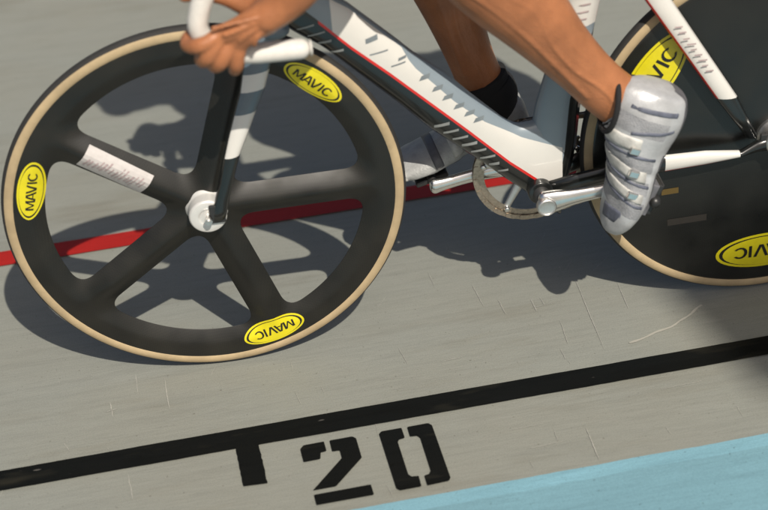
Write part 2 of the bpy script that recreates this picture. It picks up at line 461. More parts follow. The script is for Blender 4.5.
def conform(pts2d, F, surf, lift, cx, cz, u, r):
    V = []
    for a, b, *l in pts2d:
        x = cx + r[0] * a + u[0] * b; z = cz + r[1] * a + u[1] * b
        V.append((x, -(surf(x, z) + lift + (l[0] if l else 0)), z))
    return V, F
def disc_grid(a, b, nr=6, ns=40, phase=0):
    P = [(0, 0)]
    for i in range(1, nr + 1):
        for k in range(ns):
            t = 2 * pi * k / ns; P.append((a * i / nr * cos(t), b * i / nr * sin(t)))
    F = [(0, 1 + k, 1 + (k + 1) % ns) for k in range(ns)]
    for i in range(nr - 1):
        for k in range(ns):
            k2 = (k + 1) % ns
            F.append((1 + i * ns + k, 1 + (i + 1) * ns + k, 1 + (i + 1) * ns + k2, 1 + i * ns + k2))
    return P, F
def letters():
    """the five capitals as heavy strokes, each split into small quads; width 1, height 1"""
    S = {'M': [((.02, 0), (.02, 1)), ((.10, 1), (.5, .05)), ((.5, .05), (.90, 1)), ((.98, 1), (.98, 0))],
         'A': [((.0, 0), (.44, 1)), ((.56, 1), (1.0, 0)), ((.22, .30), (.78, .30))],
         'V': [((.0, 1), (.46, 0)), ((.54, 0), (1.0, 1))],
         'I': [((.5, 0), (.5, 1))]}
    c = [(.5 + .48 * cos(radians(a)), .5 + .48 * sin(radians(a))) for a in range(48, 320, 22)]
    S['C'] = list(zip(c, c[1:]))
    cell = {'M': (0, .225), 'A': (.262, .195), 'V': (.462, .190), 'I': (.700, .06), 'C': (.798, .205)}
    V, F = [], []; lay = 0
    for L_, (x0, w) in cell.items():
        for (a, b) in S[L_]:
            thin = (L_ == 'M' and a[0] != b[0]) or (L_ == 'A' and a[1] == b[1])
            h = .018 if thin else .0235
            A = Vector((x0 + a[0] * w, a[1] * .34)); B = Vector((x0 + b[0] * w, b[1] * .34)); d = (B - A).normalized()
            if L_ == 'C': A -= d * .010; B += d * .010
            q = Vector((-d.y, d.x)); n = 5; 
            if abs(d.y) > .3 and L_ != 'C':                       # cut level with the line of writing
                q = Vector((1, 0)) * (1 / abs(d.y)) * (1 if q.x > 0 else -1)
            lay += 1; o = len(V)
            for i in range(n + 1):
                p = A.lerp(B, i / n)
                for e in (-h, h): v = p + q * e; V.append((v.x - .5, (v.y - .17) / .34, lay * .00004))
            for i in range(n): F.append((o + 2 * i, o + 2 * i + 1, o + 2 * i + 3, o + 2 * i + 2))
    return V, F
WORD = letters()
def oval_sticker(parent, ang, rad, a, b, surf, label):
    u = (cos(ang), sin(ang)); r = (u[1], -u[0]); cx, cz = rad * u[0], rad * u[1]
    V, F, fm = [], [], []
    def add(P, Fs, lift, mi):
        v, f = conform(P, Fs, surf, lift, cx, cz, u, r); o = len(V)
        V.extend(v); F.extend([tuple(i + o for i in q) for q in f]); fm.extend([mi] * len(f))
    add(*disc_grid(a, b), .0006, 0)
    P, Fs = disc_grid(a * .93, b * .86); add(P, Fs, .0009, 1)
    P, Fs = disc_grid(a * .86, b * .83); add([(x, y + b * .02) for x, y in P], Fs, .0012, 0)
    W, Wf = WORD
    add([(x * a * 1.28, y * b * .72 * (1 - .22 * (2 * abs(x)) ** 2), l) for x, y, l in W], Wf, .0015, 1)
    o = obj('oval_sticker', V, F, [M['yellow'], M['ink']], parent, fm, smooth=False)
    o['label'] = label; return o
def flat_label(parent, name, c, ang, ln, wd, surf, m, ink=None, label=None):
    r = (cos(ang), sin(ang)); u = (-sin(ang), cos(ang)); V, F, fm = [], [], []
    nx, ny = 14, 6
    def add(x0, x1, y0, y1, lift, mi, nx, ny, sh=0):
        o = len(V)
        for j in range(ny + 1):
            for i in range(nx + 1):
                b = y0 + (y1 - y0) * j / ny; a = x0 + (x1 - x0) * i / nx + sh * b
                x = c[0] + r[0] * a + u[0] * b; z = c[1] + r[1] * a + u[1] * b
                V.append((x, -(surf(x, z) + lift), z))
        for j in range(ny):
            for i in range(nx):
                q = o + j * (nx + 1) + i; F.append((q, q + 1, q + nx + 2, q + nx + 1)); fm.append(mi)
    add(-ln / 2, ln / 2, -wd / 2, wd / 2, .0006, 0, nx, ny)
    if ink:
        rnd = random.Random(3); x = -ln * .42
        while x < ln * .42:
            w = rnd.uniform(.0012, .0035); h0 = rnd.uniform(-.30, -.05); h1 = rnd.uniform(.10, .34)
            add(x, x + w, wd * h0, wd * h1, .0012, 1, 1, 3, .25); x += w + rnd.uniform(.002, .006)
    o = obj(name, V, F, [m, ink or m], parent, fm, smooth=False)
    if label: o['label'] = label
    return o

# ---- front wheel
parts = split_wheel(None)
fw = parts['rim']; fw.name = 'wheel'; fw.data.name = 'wheel'; fw.parent = bike
fw['label'] = 'black five spoke carbon front wheel with tan tyre'
fw.location = (0, 0, RW); fw.rotation_euler = (0, 0, -.0205)
for k, o in parts.items():
    if k != 'rim': o.parent = fw
tyre(fw)
for a, l in ((-72.5, 'yellow oval sticker reading MAVIC at the bottom of the rim'), (165.4, 'yellow oval sticker reading MAVIC at the left of the rim'), (47.4, 'yellow oval sticker reading MAVIC at the upper right of the rim')):
    oval_sticker(fw, radians(a), .2865, .056, .0232, height, l)
flat_label(fw, 'spoke_label', (-.1385, .0915), radians(142.5), .118, .045, height, M['label'], M['pinkink'], 'white label with rose grey marks on the upper left spoke')
# hub end, flange and axle nut
hv = merge(lathe([(.036, .0), (.036, -.013), (.033, -.017), (.0315, -.020), (.0315, -.039), (.0290, -.0425), (.016, -.0432), (.014, -.0415), (.010, -.0415)], 64))
o = obj('hub_cap', *hv, M['hubwhite'], fw); bevel(o, .001, 2, 25)
hv2 = lathe([(.030, .0), (.030, .020), (.024, .026), (.024, .041), (.010, .043)], 48); obj('hub_cap', *hv2, M['satin'], fw)
ax = merge(lathe([(.0040, -.060), (.0040, .060)], 20), lathe([(.0070, -.052), (.0070, -.057)], 6), lathe([(.0070, .052), (.0070, .057)], 6))
o = obj('axle', *ax, M['satin'], fw, smooth=False)

# ---- rear disc wheel
def dsurf(x, z):
    r = hypot(x, z); return .0112 + .0125 * (1 - min(1, r / .3165)) ** 1.0
prof = [(.3168 * i / 40 + .002, -(dsurf(.3168 * i / 40, 0))) for i in range(0, 40)] + [(.3168, -.0105), (.3168, .0105)] + \
       [(.3168 * i / 40 + .002, dsurf(.3168 * i / 40, 0)) for i in range(39, -1, -1)]
V, F = lathe(prof, 128)
rw = obj('wheel', V, F, M['disc'], bike); rw.location = (.9688, 0, RW)
rw['label'] = 'solid black disc rear wheel with tan tyre'
tyre(rw)
oval_sticker(rw, radians(-89.5), .2495, .090, .037, dsurf, 'large yellow oval sticker reading MAVIC low on the disc')
oval_sticker(rw, radians(147), .255, .090, .037, dsurf, 'large yellow oval sticker reading MAVIC beside the shoe')
oval_sticker(rw, radians(30.5), .2495, .090, .037, dsurf, 'large yellow oval sticker reading MAVIC at the back of the disc')
flat_label(rw, 'disc_label', (-.178, -.094), radians(3), .030, .012, dsurf, M['orange'], None, 'small orange label beside the shoe')
flat_label(rw, 'warning_label', (-.145, -.160), radians(2), .070, .014, dsurf, M['faint'], None, 'faint grey rectangular label low on the disc')
o = obj('hub_cap', *lathe([(.034, -.018), (.033, -.028), (.029, -.034), (.025, -.052), (.020, -.056), (.010, -.058)], 64), M['satin'], rw); bevel(o, .001, 2, 25)
o = obj('hub_cap', *lathe([(.030, .018), (.028, .030), (.020, .040), (.010, .050)], 48), M['satin'], rw)
ax = merge(lathe([(.005, -.072), (.005, .072)], 20), lathe([(.0095, -.064), (.0095, -.072)], 6), lathe([(.0095, .064), (.0095, .072)], 6))
obj('axle', *ax, M['darkmetal'], rw, smooth=False)

# ------------------------------------------------------------------ frame
def lerp_poly(P, x):
    if x <= P[0][0]: a, b = P[0], P[1]
    elif x >= P[-1][0]: a, b = P[-2], P[-1]
    else:
        for a, b in zip(P, P[1:]):
            if a[0] <= x <= b[0]: break
    return a[1] + (b[1] - a[1]) * (x - a[0]) / (b[0] - a[0])
Lp = [(.12, .683), (.175, .631), (.215, .601), (.333, .477), (.379, .424), (.438, .369), (.479, .330), (.505, .304), (.530, .280)]
Rp = [(.12, .745), (.215, .647), (.259, .599), (.317, .543), (.405, .453), (.441, .416), (.510, .343), (.532, .323), (.56, .297)]
Tp = [(.12, .800), (.234, .686), (.259, .668), (.324, .602), (.339, .588), (.354, .555), (.389, .515), (.419, .480), (.468, .433), (.531, .391), (.600, .362)]
Up = [(.12, .806), (.212, .709), (.234, .693), (.259, .674), (.324, .608), (.362, .568), (.414, .521), (.454, .476), (.504, .424), (.525, .410), (.553, .412), (.585, .425)]
def down_tube():
    xs = sorted(set([.14 + .01 * i for i in range(47)] + [.231, .599]))
    rows = []
    for x in xs:
        l, r, t, u = (lerp_poly(P, x) for P in (Lp, Rp, Tp, Up))
        l = min(l, r - .02); t = min(t, u - .005); rh = r + .0062
        zs = [l, l + (r - l) * .18, l + (r - l) * .45, l + (r - l) * .75, r, rh, rh + (t - rh) * .3, rh + (t - rh) * .6, rh + (t - rh) * .85, t, t + (u - t) * .35, t + (u - t) * .7, u]
        row = []
        for z in zs:
            q = (z - l) / (u - l); y = .0205 * (max(0, 1 - abs(2 * q - 1) ** 2.6)) ** .5
            row.append((x, -y, z))
        rows.append(row)
    n = len(rows[0]); V, F, fm = [], [], []
    full = []
    for row in rows:
        loop = row + [(x, -y, z) for x, y, z in row[-2:0:-1]]; full.append(loop)
    m = len(full[0])
    for lp in full: V += lp
    for i in range(len(full) - 1):
        for k in range(m):
            k2 = (k + 1) % m
            F.append((i * m + k, i * m + k2, (i + 1) * m + k2, (i + 1) * m + k))
            kk = k if k < n - 1 else m - 1 - k
            x = (xs[i] + xs[i + 1]) / 2
            if kk < 4: c = 0
            elif kk == 4: c = 1 if x > .215 else 0
            elif kk < 9: c = 2 if x > .231 else 3  # blue front end: forearm shadow on the white panel, put into the colour
            else: c = 3
            fm.append(c)
    F.append(tuple(range(m))); fm.append(0); F.append(tuple((len(full) - 1) * m + k for k in range(m))); fm.append(3)
    return V, F, fm
FM = [M['fblack'], M['fred'], M['fwhite'], M['fblue']]
FK = [M['fblack'], M['fred'], M['fwhite'], mat('slate blue fork paint', (.10, .135, .165), .33, coat=.4, var=.08)]
# head tube, top tube and bottom bracket shell make the body of the frame
hx = lambda z: .127 + (z - .62) / math.tan(radians(74))
V, F = merge(tube([(hx(.665), 0, .665), (hx(.74), 0, .74), (hx(.835), 0, .835)], [(.019, .024), (.021, .032), (.019, .024)], 28, 4),
             ([], []))
frame = obj('frame', V, F, [M['fblue']], bike)
obj('top_tube', *tube([(hx(.80), 0, .80), (.40, 0, .818), (.66, 0, .835)], [(.017, .026), (.015, .019), (.014, .017)], 24, 5), M['fblue'], frame)
o = obj('bottom_bracket_shell', *lathe([(.0215, -.034), (.0215, .034)], 40, (.56, 0, .285)), M['fblack'], frame); bevel(o, .002)
V, F, fm = down_tube()
dt = obj('down_tube', V, F, FM, frame, fm)
dt['label'] = 'deep down tube with black underside, red pinstripe, white panel and pale blue top'
# lettering: silver strokes across the black band, dark strokes at the edge of the white panel
def decal(parent, name, quads, m, ysurf, label=None):
    V, F = [], []
    for q in quads:
        o = len(V); A, B, C_, D = [Vector(p) for p in q]; nu, nv = 8, 3
        for j in range(nv + 1):
            for i in range(nu + 1):
                p = A.lerp(B, i / nu).lerp(D.lerp(C_, i / nu), j / nv); V.append((p.x, ysurf(p.x, p.y), p.y))
        for j in range(nv):
            for i in range(nu): k = o + j * (nu + 1) + i; F.append((k, k + 1, k + nu + 2, k + nu + 1))
    r = obj(name, V, F, m, parent, smooth=False)
    if label: r['label'] = label
    return r
def dts(x, z):
    l, u = lerp_poly(Lp, x), lerp_poly(Up, x); q = (z - l) / (u - l)
    return -(.0205 * (max(0, 1 - abs(2 * q - 1) ** 2.6)) ** .5 + .0005)
q1 = []
def band(x, z0, z1, w, slope):
    """thin stroke with constant picture-side slope, following the tube"""
    P = []; n = 6
    for i in range(n + 1):
        a = i / n; P.append((x + (a - .5) * slope, z0 + (z1 - z0) * a))
    out = []
    for (xa, za), (xb, zb) in zip(P, P[1:]): out.append([(xa, za - w), (xb, zb - w), (xb, zb + w), (xa, za + w)])
    return out
for i in range(8):
    x = .395 + i * .0150; l, r = lerp_poly(Lp, x), lerp_poly(Rp, x)
    for k in range(6):
        a0, a1 = .16 + k * .11, .16 + (k + 1) * .11
        x0, x1 = x - .018 + .050 * (k / 6), x - .018 + .050 * ((k + 1) / 6)
        zb = l + (r - l) * .5
        z0 = zb - .004 + .011 * k / 6; z1 = zb - .004 + .011 * (k + 1) / 6
        w = .0023 if i % 3 else .0030
        if max(z0, z1) + w > min(lerp_poly(Rp, x0), lerp_poly(Rp, x1)) - .0015 or min(z0, z1) - w < max(lerp_poly(Lp, x0), lerp_poly(Lp, x1)) + .0075: continue
        q1.append([(x0, z0 - w), (x1, z1 - w), (x1, z1 + w), (x0, z0 + w)])
for i, x in enumerate((.168, .190, .206, .222, .240)):
    l, r = lerp_poly(Lp, x), lerp_poly(Rp, x); zb = l + (r - l) * .52
    for k in range(5):
        x0, x1 = x - .014 + .034 * k / 5, x - .014 + .034 * (k + 1) / 5
        z0, z1 = zb - .003 + .009 * k / 5, zb - .003 + .009 * (k + 1) / 5
        w = .0015 if i < 3 else .0022
        if max(z0, z1) + w > min(lerp_poly(Rp, x0), lerp_poly(Rp, x1)) - .0015: continue
        q1.append([(x0, z0 - w), (x1, z1 - w), (x1, z1 + w), (x0, z0 + w)])
decal(dt, 'silver_lettering', [q for q in q1 if q[0][0] > .3], M['stripe'], dts)
decal(dt, 'silver_lettering', [q for q in q1 if q[0][0] <= .3], M['stripe'], dts)
q2 = []
for i, x in enumerate((.338, .372, .392, .408, .426, .443, .458)):
    t = lerp_poly(Tp, x); L_ = .012 if i else .014
    if i: q2.append([(x - L_ * .70, t - .0085), (x + L_ * .75, t - .0062), (x + L_ * .95, t + .0010), (x - L_ * .30, t - .0005)])
    else: q2.append([(x - .006, t - .022), (x + .008, t - .019), (x + .008, t - .015), (x - .005, t - .017)])
for (x, dz, L_) in ((.292, .021, .020), (.302, .006, .030), (.332, .010, .024)):
    z = lerp_poly(Rp, x) + .022 + dz
    w = .0042 if L_ < .022 else .0012
    q2.append([(x - L_ / 2, z - w), (x + L_ / 2, z + .004 - w), (x + L_ / 2, z + .004 + w), (x - L_ / 2, z + w)])
for q in q2: decal(dt, 'painted_stroke', [q], M['fgrey'], dts)

# seat tube: blue below, white panel with a red rear edge above
def seat_tube():
    zs = [.262 + .012 * i for i in range(50)]
    Ls = [(.262, .545), (.33, .548), (.412, .553), (.440, .558), (.470, .566), (.544, .587), (.615, .604), (.86, .672)]
    Rb = [(.262, .604), (.30, .618), (.355, .6285), (.42, .634), (.47, .640), (.52, .650), (.545, .654), (.582, .657), (.630, .666), (.86, .724)]
    Rs = [(.262, .590), (.355, .604), (.452, .612), (.520, .632), (.582, .655), (.630, .664), (.86, .722)]
    V, F, fm = [], [], []; fr = [0, .12, .3, .5, .75, 1, 1.5, 2]
    full = []
    for z in zs:
        a, b, c_ = lerp_poly(Ls, z), lerp_poly(Rs, z), lerp_poly(Rb, z); row = []
        for q in fr:
            x = a + (b - a) * q if q <= 1 else b + (c_ - b) * (q - 1)
            q_ = (x - a) / (c_ - a)
            y = .0195 * max(0, 1 - abs(2 * q_ - 1) ** 2.6) ** .5; row.append((x, -y, z))
        full.append(row + [(x, -y, z_) for x, y, z_ in row[-2:0:-1]])
    m = len(full[0]); n = len(fr)
    for lp in full: V += lp
    for i in range(len(full) - 1):
        for k in range(m):
            k2 = (k + 1) % m; F.append((i * m + k, i * m + k2, (i + 1) * m + k2, (i + 1) * m + k))
            kk = k if k < n - 1 else m - 1 - k
            if zs[i] < .575: fm.append(3 if kk < 5 else 0)
            else: fm.append(2 if kk < 5 else (1 if kk == 5 else 0))
    F.append(tuple(range(m))); fm.append(0); F.append(tuple((len(full) - 1) * m + k for k in range(m))); fm.append(2)
    return V, F, fm
V, F, fm = seat_tube()
st = obj('seat_tube', V, F, FM, frame, fm); st['label'] = 'pale blue seat tube with white panel and red edge above'
q3 = []
rnd = random.Random(5)
for i in range(9):
    z = .585 + i * .013
    q3.append([(.618 + .3 * (z - .6) + rnd.uniform(0, .01), z), (.640 + .25 * (z - .6), z + .002), (.640 + .25 * (z - .6), z + .004), (.618 + .3 * (z - .6), z + .0025)])
decal(st, 'lettering', q3, M['pinkink'], lambda x, z: -.0208)

# stays
def blade(rows, name, parent, mats, fr, cls, tail=.0, p=2.2):
    """rows: (point A, point B, half thickness, y centre): A front edge, B rear edge in XZ"""
    full = []
    for (ax_, az), (bx, bz), th, yc in rows:
        row = []
        for q in fr:
            y = th * max(0, 1 - abs(2 * q - 1) ** p) ** .5; row.append((ax_ + (bx - ax_) * q, y, az + (bz - az) * q))
        full.append([(x, yc - y, z) for x, y, z in row] + [(x, yc + y, z) for x, y, z in row[-2:0:-1]])
    m = len(full[0]); n = len(fr); V, F, fm = [], [], []
    for lp in full: V += lp
    for i in range(len(full) - 1):
        for k in range(m):
            k2 = (k + 1) % m; F.append((i * m + k, i * m + k2, (i + 1) * m + k2, (i + 1) * m + k))
            kk = k if k < n - 1 else m - 1 - k
            fm.append(cls(i, kk))
    F.append(tuple(range(m))); fm.append(0); F.append(tuple((len(full) - 1) * m + k for k in range(m))); fm.append(0)
    return obj(name, V, F, mats, parent, fm)
frs = [0, .05, .12, .3, .5, .7, .9, 1]
for sgn in (-1, 1):
    rows = []
    A0, A1 = Vector((.700, .675)), Vector((.853, .434)); B0, B1 = Vector((.744, .672)), Vector((.891, .431))
    for t in [-.35, -.2, -.1, 0.0, .1, .2, .24, .4, .6, .8, .9, 1.0, 1.02, 1.15, 1.35]:
        a = A0.lerp(A1, t); b = B0.lerp(B1, t)
        if t > 1.0: b = b.lerp(a, (t - 1) * .9); a = a + Vector((.01, 0)) * (t - 1)
        yc = .030 + .012 * max(0, min(1, (t + .1) / 1.2))
        rows.append((tuple(a), tuple(b), .0085, sgn * yc))
    o = blade(rows, 'seat_stay', frame, FM, frs, lambda i, k: (1 if k <= 1 else 2) if 3 <= i <= 11 - 1 else 0)
    if sgn < 0:
        o['label'] = 'black seat stay with white panel and red front edge'
        q4 = []; rr = random.Random(9)
        for i in range(9):
            t = .40 + i * .045; a = A0.lerp(A1, t); b = B0.lerp(B1, t); c0 = a.lerp(b, .38); c1 = a.lerp(b, .38 + rr.uniform(.25, .4))
            q4.append([(c0.x, c0.y), (c1.x, c1.y + .001), (c1.x, c1.y + .0038), (c0.x, c0.y + .0028)])
        decal(o, 'lettering', q4, M['pinkink'], lambda x, z: -.0505 if z < .56 else -.0475)
    rows = []
    for x, z0, z1 in ((.575, .262, .300), (.62, .276, .312), (.70, .296, .330), (.766, .303, .336), (.77, .3035, .336), (.84, .307, .334), (.900, .313, .3245), (.903, .3135, .3243), (.93, .318, .340), (.985, .318, .350)):
        yc = .022 + .023 * min(1, (x - .575) / .2); rows.append(((x, z0), (x, z1), .0075, sgn * yc))
    o = blade(rows, 'chain_stay', frame, FM, frs, lambda i, k: (1 if k <= 1 else 2) if 4 <= i <= 5 else 0)
    if sgn < 0: o['label'] = 'black chain stay with white tapered panel and red lower edge'
    # rear dropout plate
    v, f = box(.935, 1.0, sgn * .045 - .003, sgn * .045 + .003, .318, .352)
    o = obj('dropout', v, f, M['darkmetal'], frame, smooth=False); bevel(o, .002)

# ---- fork
fk_rows = []
def fork_blade(sgn):
    data = [(.672, .103, .148), (.640, .094, .140), (.607, .0860, .1320), (.589, .0815, .1265), (.5885, .0813, .1263), (.559, .0745, .1165), (.5585, .0743, .1163), (.521, .061, .0985), (.5205, .0608, .0983), (.480, .047, .0800), (.447, .037, .0640), (.4465, .0368, .0638), (.40, .0245, .049), (.365, .013, .038), (.345, .007, .033), (.328, .006, .028)]
    rows = []
    for z, a, b in data:
        yc = .030 + .016 * min(1, max(0, (.66 - z) / .22)); th = .0085 if z > .38 else .0055
        rows.append(((a, z), (b, z + .004), th, sgn * yc))
    def cls(i, k):
        z = (data[i][0] + data[min(i + 1, len(data) - 1)][0]) / 2
        if k <= 0: return 0
        if z > .6: return 0 if z > .66 else 3
        if .589 < z <= .6: return 3
        if .559 < z <= .589: return 2
        if .521 < z <= .559: return 3
        if .447 < z <= .521: return 2
        return 0
    return blade(rows, 'fork_blade', fork, FK, frs, cls)
V, F = merge(tube([(hx(.672), 0, .672), (hx(.655), 0, .655)], [(.022, .026), (.024, .028)], 28, 3),
             tube([(hx(.665), -.031, .655), (hx(.665), 0, .668), (hx(.665), .031, .655)], [(.014, .024)] * 3, 24, 4, up=(0, 0, 1)),
             tube([(hx(.66), 0, .66), (hx(.86), 0, .86)], [.0142, .0142], 20, 1))
fork = obj('fork', V, F, FK[3], bike)
fork['label'] = 'fork with pale blue and white painted blades, black at the tips'
for sg in (-1, 1):
    fork_blade(sg)
    v, f = box(.002, .028, sg * .047 - .0025, sg * .047 + .0025, .325, .360)
    o = obj('dropout', v, f, M['darkmetal'], fork, smooth=False); bevel(o, .002)

# ---- stem and handlebar
V, F = tube([(hx(.862), 0, .862), (.15, 0, .872), (.104, 0, .886)], [(.016, .017), (.014, .016), (.018, .018)], 24, 4)
obj('stem', V, F, M['fblack'], bike)
barp = [(.165, .713, .200), (.130, .714, .200), (.095, .716, .200), (.060, .724, .200), (.034, .742, .200), (.023, .768, .200), (.028, .795, .199), (.040, .822, .197), (.052, .850, .192), (.068, .874, .176), (.088, .885, .145), (.102, .887, .09), (.104, .887, .03)]
for sg in (-1, 1):
    V, F = tube([(a, sg * c, b) for a, b, c in barp], [.0152] * 8 + [.0155, .014, .0135, .013, .0145], 24, 6)
    hb = obj('handlebar', V, F, M['tape'], bike); 
    hb['label'] = 'white taped dropped handlebar, near side' if sg < 0 else 'white taped dropped handlebar, far side'
    V, F = lathe([(.0120, 0), (.0115, .0025), (.008, .0035)], 24)
    o = obj('bar_end_plug', [(.1795 + y, sg * .2 + x, .7128 + z) for x, y, z in [(a, b, c) for a, b, c in V]], F, M['tape'], hb)

# ---- saddle
V, F = merge(tube([(.64, 0, .985), (.70, 0, .985), (.80, 0, .985), (.88, 0, .99), (.91, 0, .992)], [(.018, .014), (.022, .017), (.045, .022), (.068, .024), (.058, .018)], 28, 5, up=(0, 1, 0)))
sd = obj('saddle', V, F, M['saddle'], bike)
V, F = tube([(.675, 0, .80), (.70, 0, .87), (.735, 0, .965)], [(.013, .024)] * 3, 24, 3); obj('seat_post', V, F, M['fblack'], bike)
for sg in (-1, 1):
    V, F = tube([(.66, sg * .01, .972), (.72, sg * .022, .957), (.80, sg * .022, .957), (.88, sg * .03, .975)], [.0035] * 4, 12, 4); obj('saddle_rail', V, F, M['alu'], sd)

# ---- cranks, chainring, chain, pedals
CA = radians(9.8); cd = Vector((cos(CA), sin(CA))); BB = Vector((.56, .285))
def crank(sg):
    y = -.062 if sg < 0 else .062
    d = cd if sg < 0 else -cd
    pts, rad = [], []
    for t, ra, rb in ((.0, .0120, .0225), (.020, .0112, .0205), (.05, .0088, .0150), (.10, .0080, .0125), (.145, .0080, .0120), (.168, .0090, .0145)):
        q = BB + d * t; pts.append((q.x, y * (1 + .18 * min(1, t / .1)), q.y)); rad.append((ra, rb))
    V, F = tube(pts, rad, 28, 5)
    o = obj('crank_arm', V, F, M['alu'], bike)
    o['label'] = 'polished silver near crank arm' if sg < 0 else 'polished silver far crank arm'
    s_ = -1 if sg < 0 else 1
    V, F = lathe([(.0165, s_ * .066), (.0165, s_ * .078), (.0135, s_ * .080), (.0135, s_ * .077), (.003, s_ * .077)], 36, (BB.x, 0, BB.y))
    b = obj('crank_bolt', V, F, M['satin'], o); bevel(b, .0008, 2, 25)
    return o
crank(-1); crank(1)
V, F = lathe([(.014, -.060), (.014, .060)], 28, (BB.x, 0, BB.y)); obj('bottom_bracket_axle', V, F, M['darkmetal'], bike)
# chainring with teeth and five arms
T = 50; V, F = [], []
ro, ri = .1005, .083
prof = []
for i in range(T * 4):
    a = 2 * pi * i / (T * 4); prof.append((ro if i % 4 in (1, 2) else ro - .005, a))
n = len(prof)
for y in (.0435, .0465):
    for r_, a in prof: V.append((BB.x + r_ * cos(a), y, BB.y + r_ * sin(a)))
    for r_, a in prof: V.append((BB.x + ri * cos(a), y, BB.y + ri * sin(a)))
for i in range(n):
    j = (i + 1) % n
    F += [(i, j, n + j, n + i), (2 * n + i, 3 * n + i, 3 * n + j, 2 * n + j), (i, 2 * n + i, 2 * n + j, j), (n + i, n + j, 3 * n + j, 3 * n + i)]
ringo = obj('chainring', V, F, M['steel'], bike, smooth=False)
ringo['label'] = 'large bronze coloured toothed chainring'
for k in range(5):
    a = 2 * pi * k / 5 + .4
    V, F = tube([(BB.x + .015 * cos(a), .052, BB.y + .015 * sin(a)), (BB.x + .05 * cos(a), .050, BB.y + .05 * sin(a)), (BB.x + .087 * cos(a), .045, BB.y + .087 * sin(a))], [(.004, .011), (.004, .008), (.003, .006)], 14, 3)
    obj('spider_arm', V, F, M['satin'], ringo)
    obj('ring_bolt', *lathe([(.0042, .036), (.0050, .037), (.0050, .052)], 16, (BB.x + .0865 * cos(a), 0, BB.y + .0865 * sin(a))), M['alu'], ringo)
# chain: links following both sprockets
RB = Vector((.9688, RW)); r1, r2 = .0985, .031
V, F = lathe([(.026, .0435), (.031, .0435), (.031, .0465), (.026, .0465)], 60, (RB.x, 0, RB.y), closed=True); 
V2, F2 = lathe([(.018, .040), (.018, .046), (.028, .0462), (.028, .044)], 40, (RB.x, 0, RB.y))
obj('sprocket', *merge((V, F), (V2, F2)), M['darkmetal'], bike)
dvec = RB - BB; dist = dvec.length; base = atan2(dvec.y, dvec.x); off = math.acos((r1 - r2) / dist)
path = []
aT, aB = base + off, base - off
p1, p2 = BB + Vector((cos(aT), sin(aT))) * r1, RB + Vector((cos(aT), sin(aT))) * r2
p3, p4 = RB + Vector((cos(aB), sin(aB))) * r2, BB + Vector((cos(aB), sin(aB))) * r1
for i in range(60): path.append(p1.lerp(p2, i / 60))
for i in range(20): a = aT + (aB - aT) * i / 20; path.append(RB + Vector((cos(a), sin(a))) * r2)
for i in range(60): path.append(p3.lerp(p4, i / 60) - Vector((0, .004 * sin(pi * i / 60))))
sp = (2 * pi - (aT - aB))
for i in range(70): a = aB - sp * i / 70; path.append(BB + Vector((cos(a), sin(a))) * r1)
path.append(path[0]); cum = [0]
for a, b in zip(path, path[1:]): cum.append(cum[-1] + (b - a).length)
nl = int(cum[-1] / .0127); seq = []
j = 0
for i in range(nl):
    s = cum[-1] * i / nl
    while cum[j + 1] < s: j += 1
    seq.append(path[j].lerp(path[j + 1], (s - cum[j]) / (cum[j + 1] - cum[j] + 1e-9)))
CV = []
for i in range(nl):
    a, b = seq[i], seq[(i + 1) % nl]; d = (b - a).normalized(); q = Vector((-d.y, d.x)) * .0044; e = d * .0030
    w = .0048 if i % 2 else .0036
    for y0, y1 in ((.045 - w, .045 - w + .0012), (.045 + w - .0012, .045 + w)):
        vs = []
        for y in (y0, y1):
            for p in (a - e - q * .6, a - q, b - q, b + e - q * .6, b + e + q * .6, b + q, a + q, a - e + q * .6): vs.append((p.x, y, p.y))
        fs = [tuple(range(8)), tuple(range(15, 7, -1))] + [(k, (k + 1) % 8, 8 + (k + 1) % 8, 8 + k) for k in range(8)]
        CV.append((vs, fs))
    CV.append(([(a.x + .003 * cos(t), y, a.y + .003 * sin(t)) for y in (.0415, .0485) for t in [2 * pi * k / 6 for k in range(6)]], [tuple((k, (k + 1) % 6, 6 + (k + 1) % 6, 6 + k)) for k in range(6)]))
ch = obj('chain', *merge(*CV), M['steel'], bike, smooth=False)
# pedals
for sg in (-1, 1):
    q = BB + (cd if sg < 0 else -cd) * .168
    V, F = merge(lathe([(.007, sg * .072), (.009, sg * .10), (.011, sg * .115), (.010, sg * .145), (.006, sg * .152)], 24, (q.x, 0, q.y)))
    po = obj('pedal', V, F, M['darkmetal'], bike)
    ang = radians(-114) if sg < 0 else radians(195)
    dx, dz = cos(ang), sin(ang); nx_, nz_ = -dz, dx
    if nz_ < 0: nx_, nz_ = -nx_, -nz_
    Vb, Fb = box(-.030, .030, sg * .116 - .022, sg * .116 + .022, -.007, .004)
    Vb = [(q.x + dx * a + nx_ * c, b, q.y + dz * a + nz_ * c) for a, b, c in Vb]
    o = obj('pedal_body', Vb, Fb, M['darkmetal'], po, smooth=False); bevel(o, .003)

# ------------------------------------------------------------------ rider
rider = bpy.data.objects.new('person', None); COL.objects.link(rider); rider.matrix_world = ROOT
tag(rider, 'suntanned cyclist in silver shoes and black socks gripping the white drop bars', 'person')

body = []
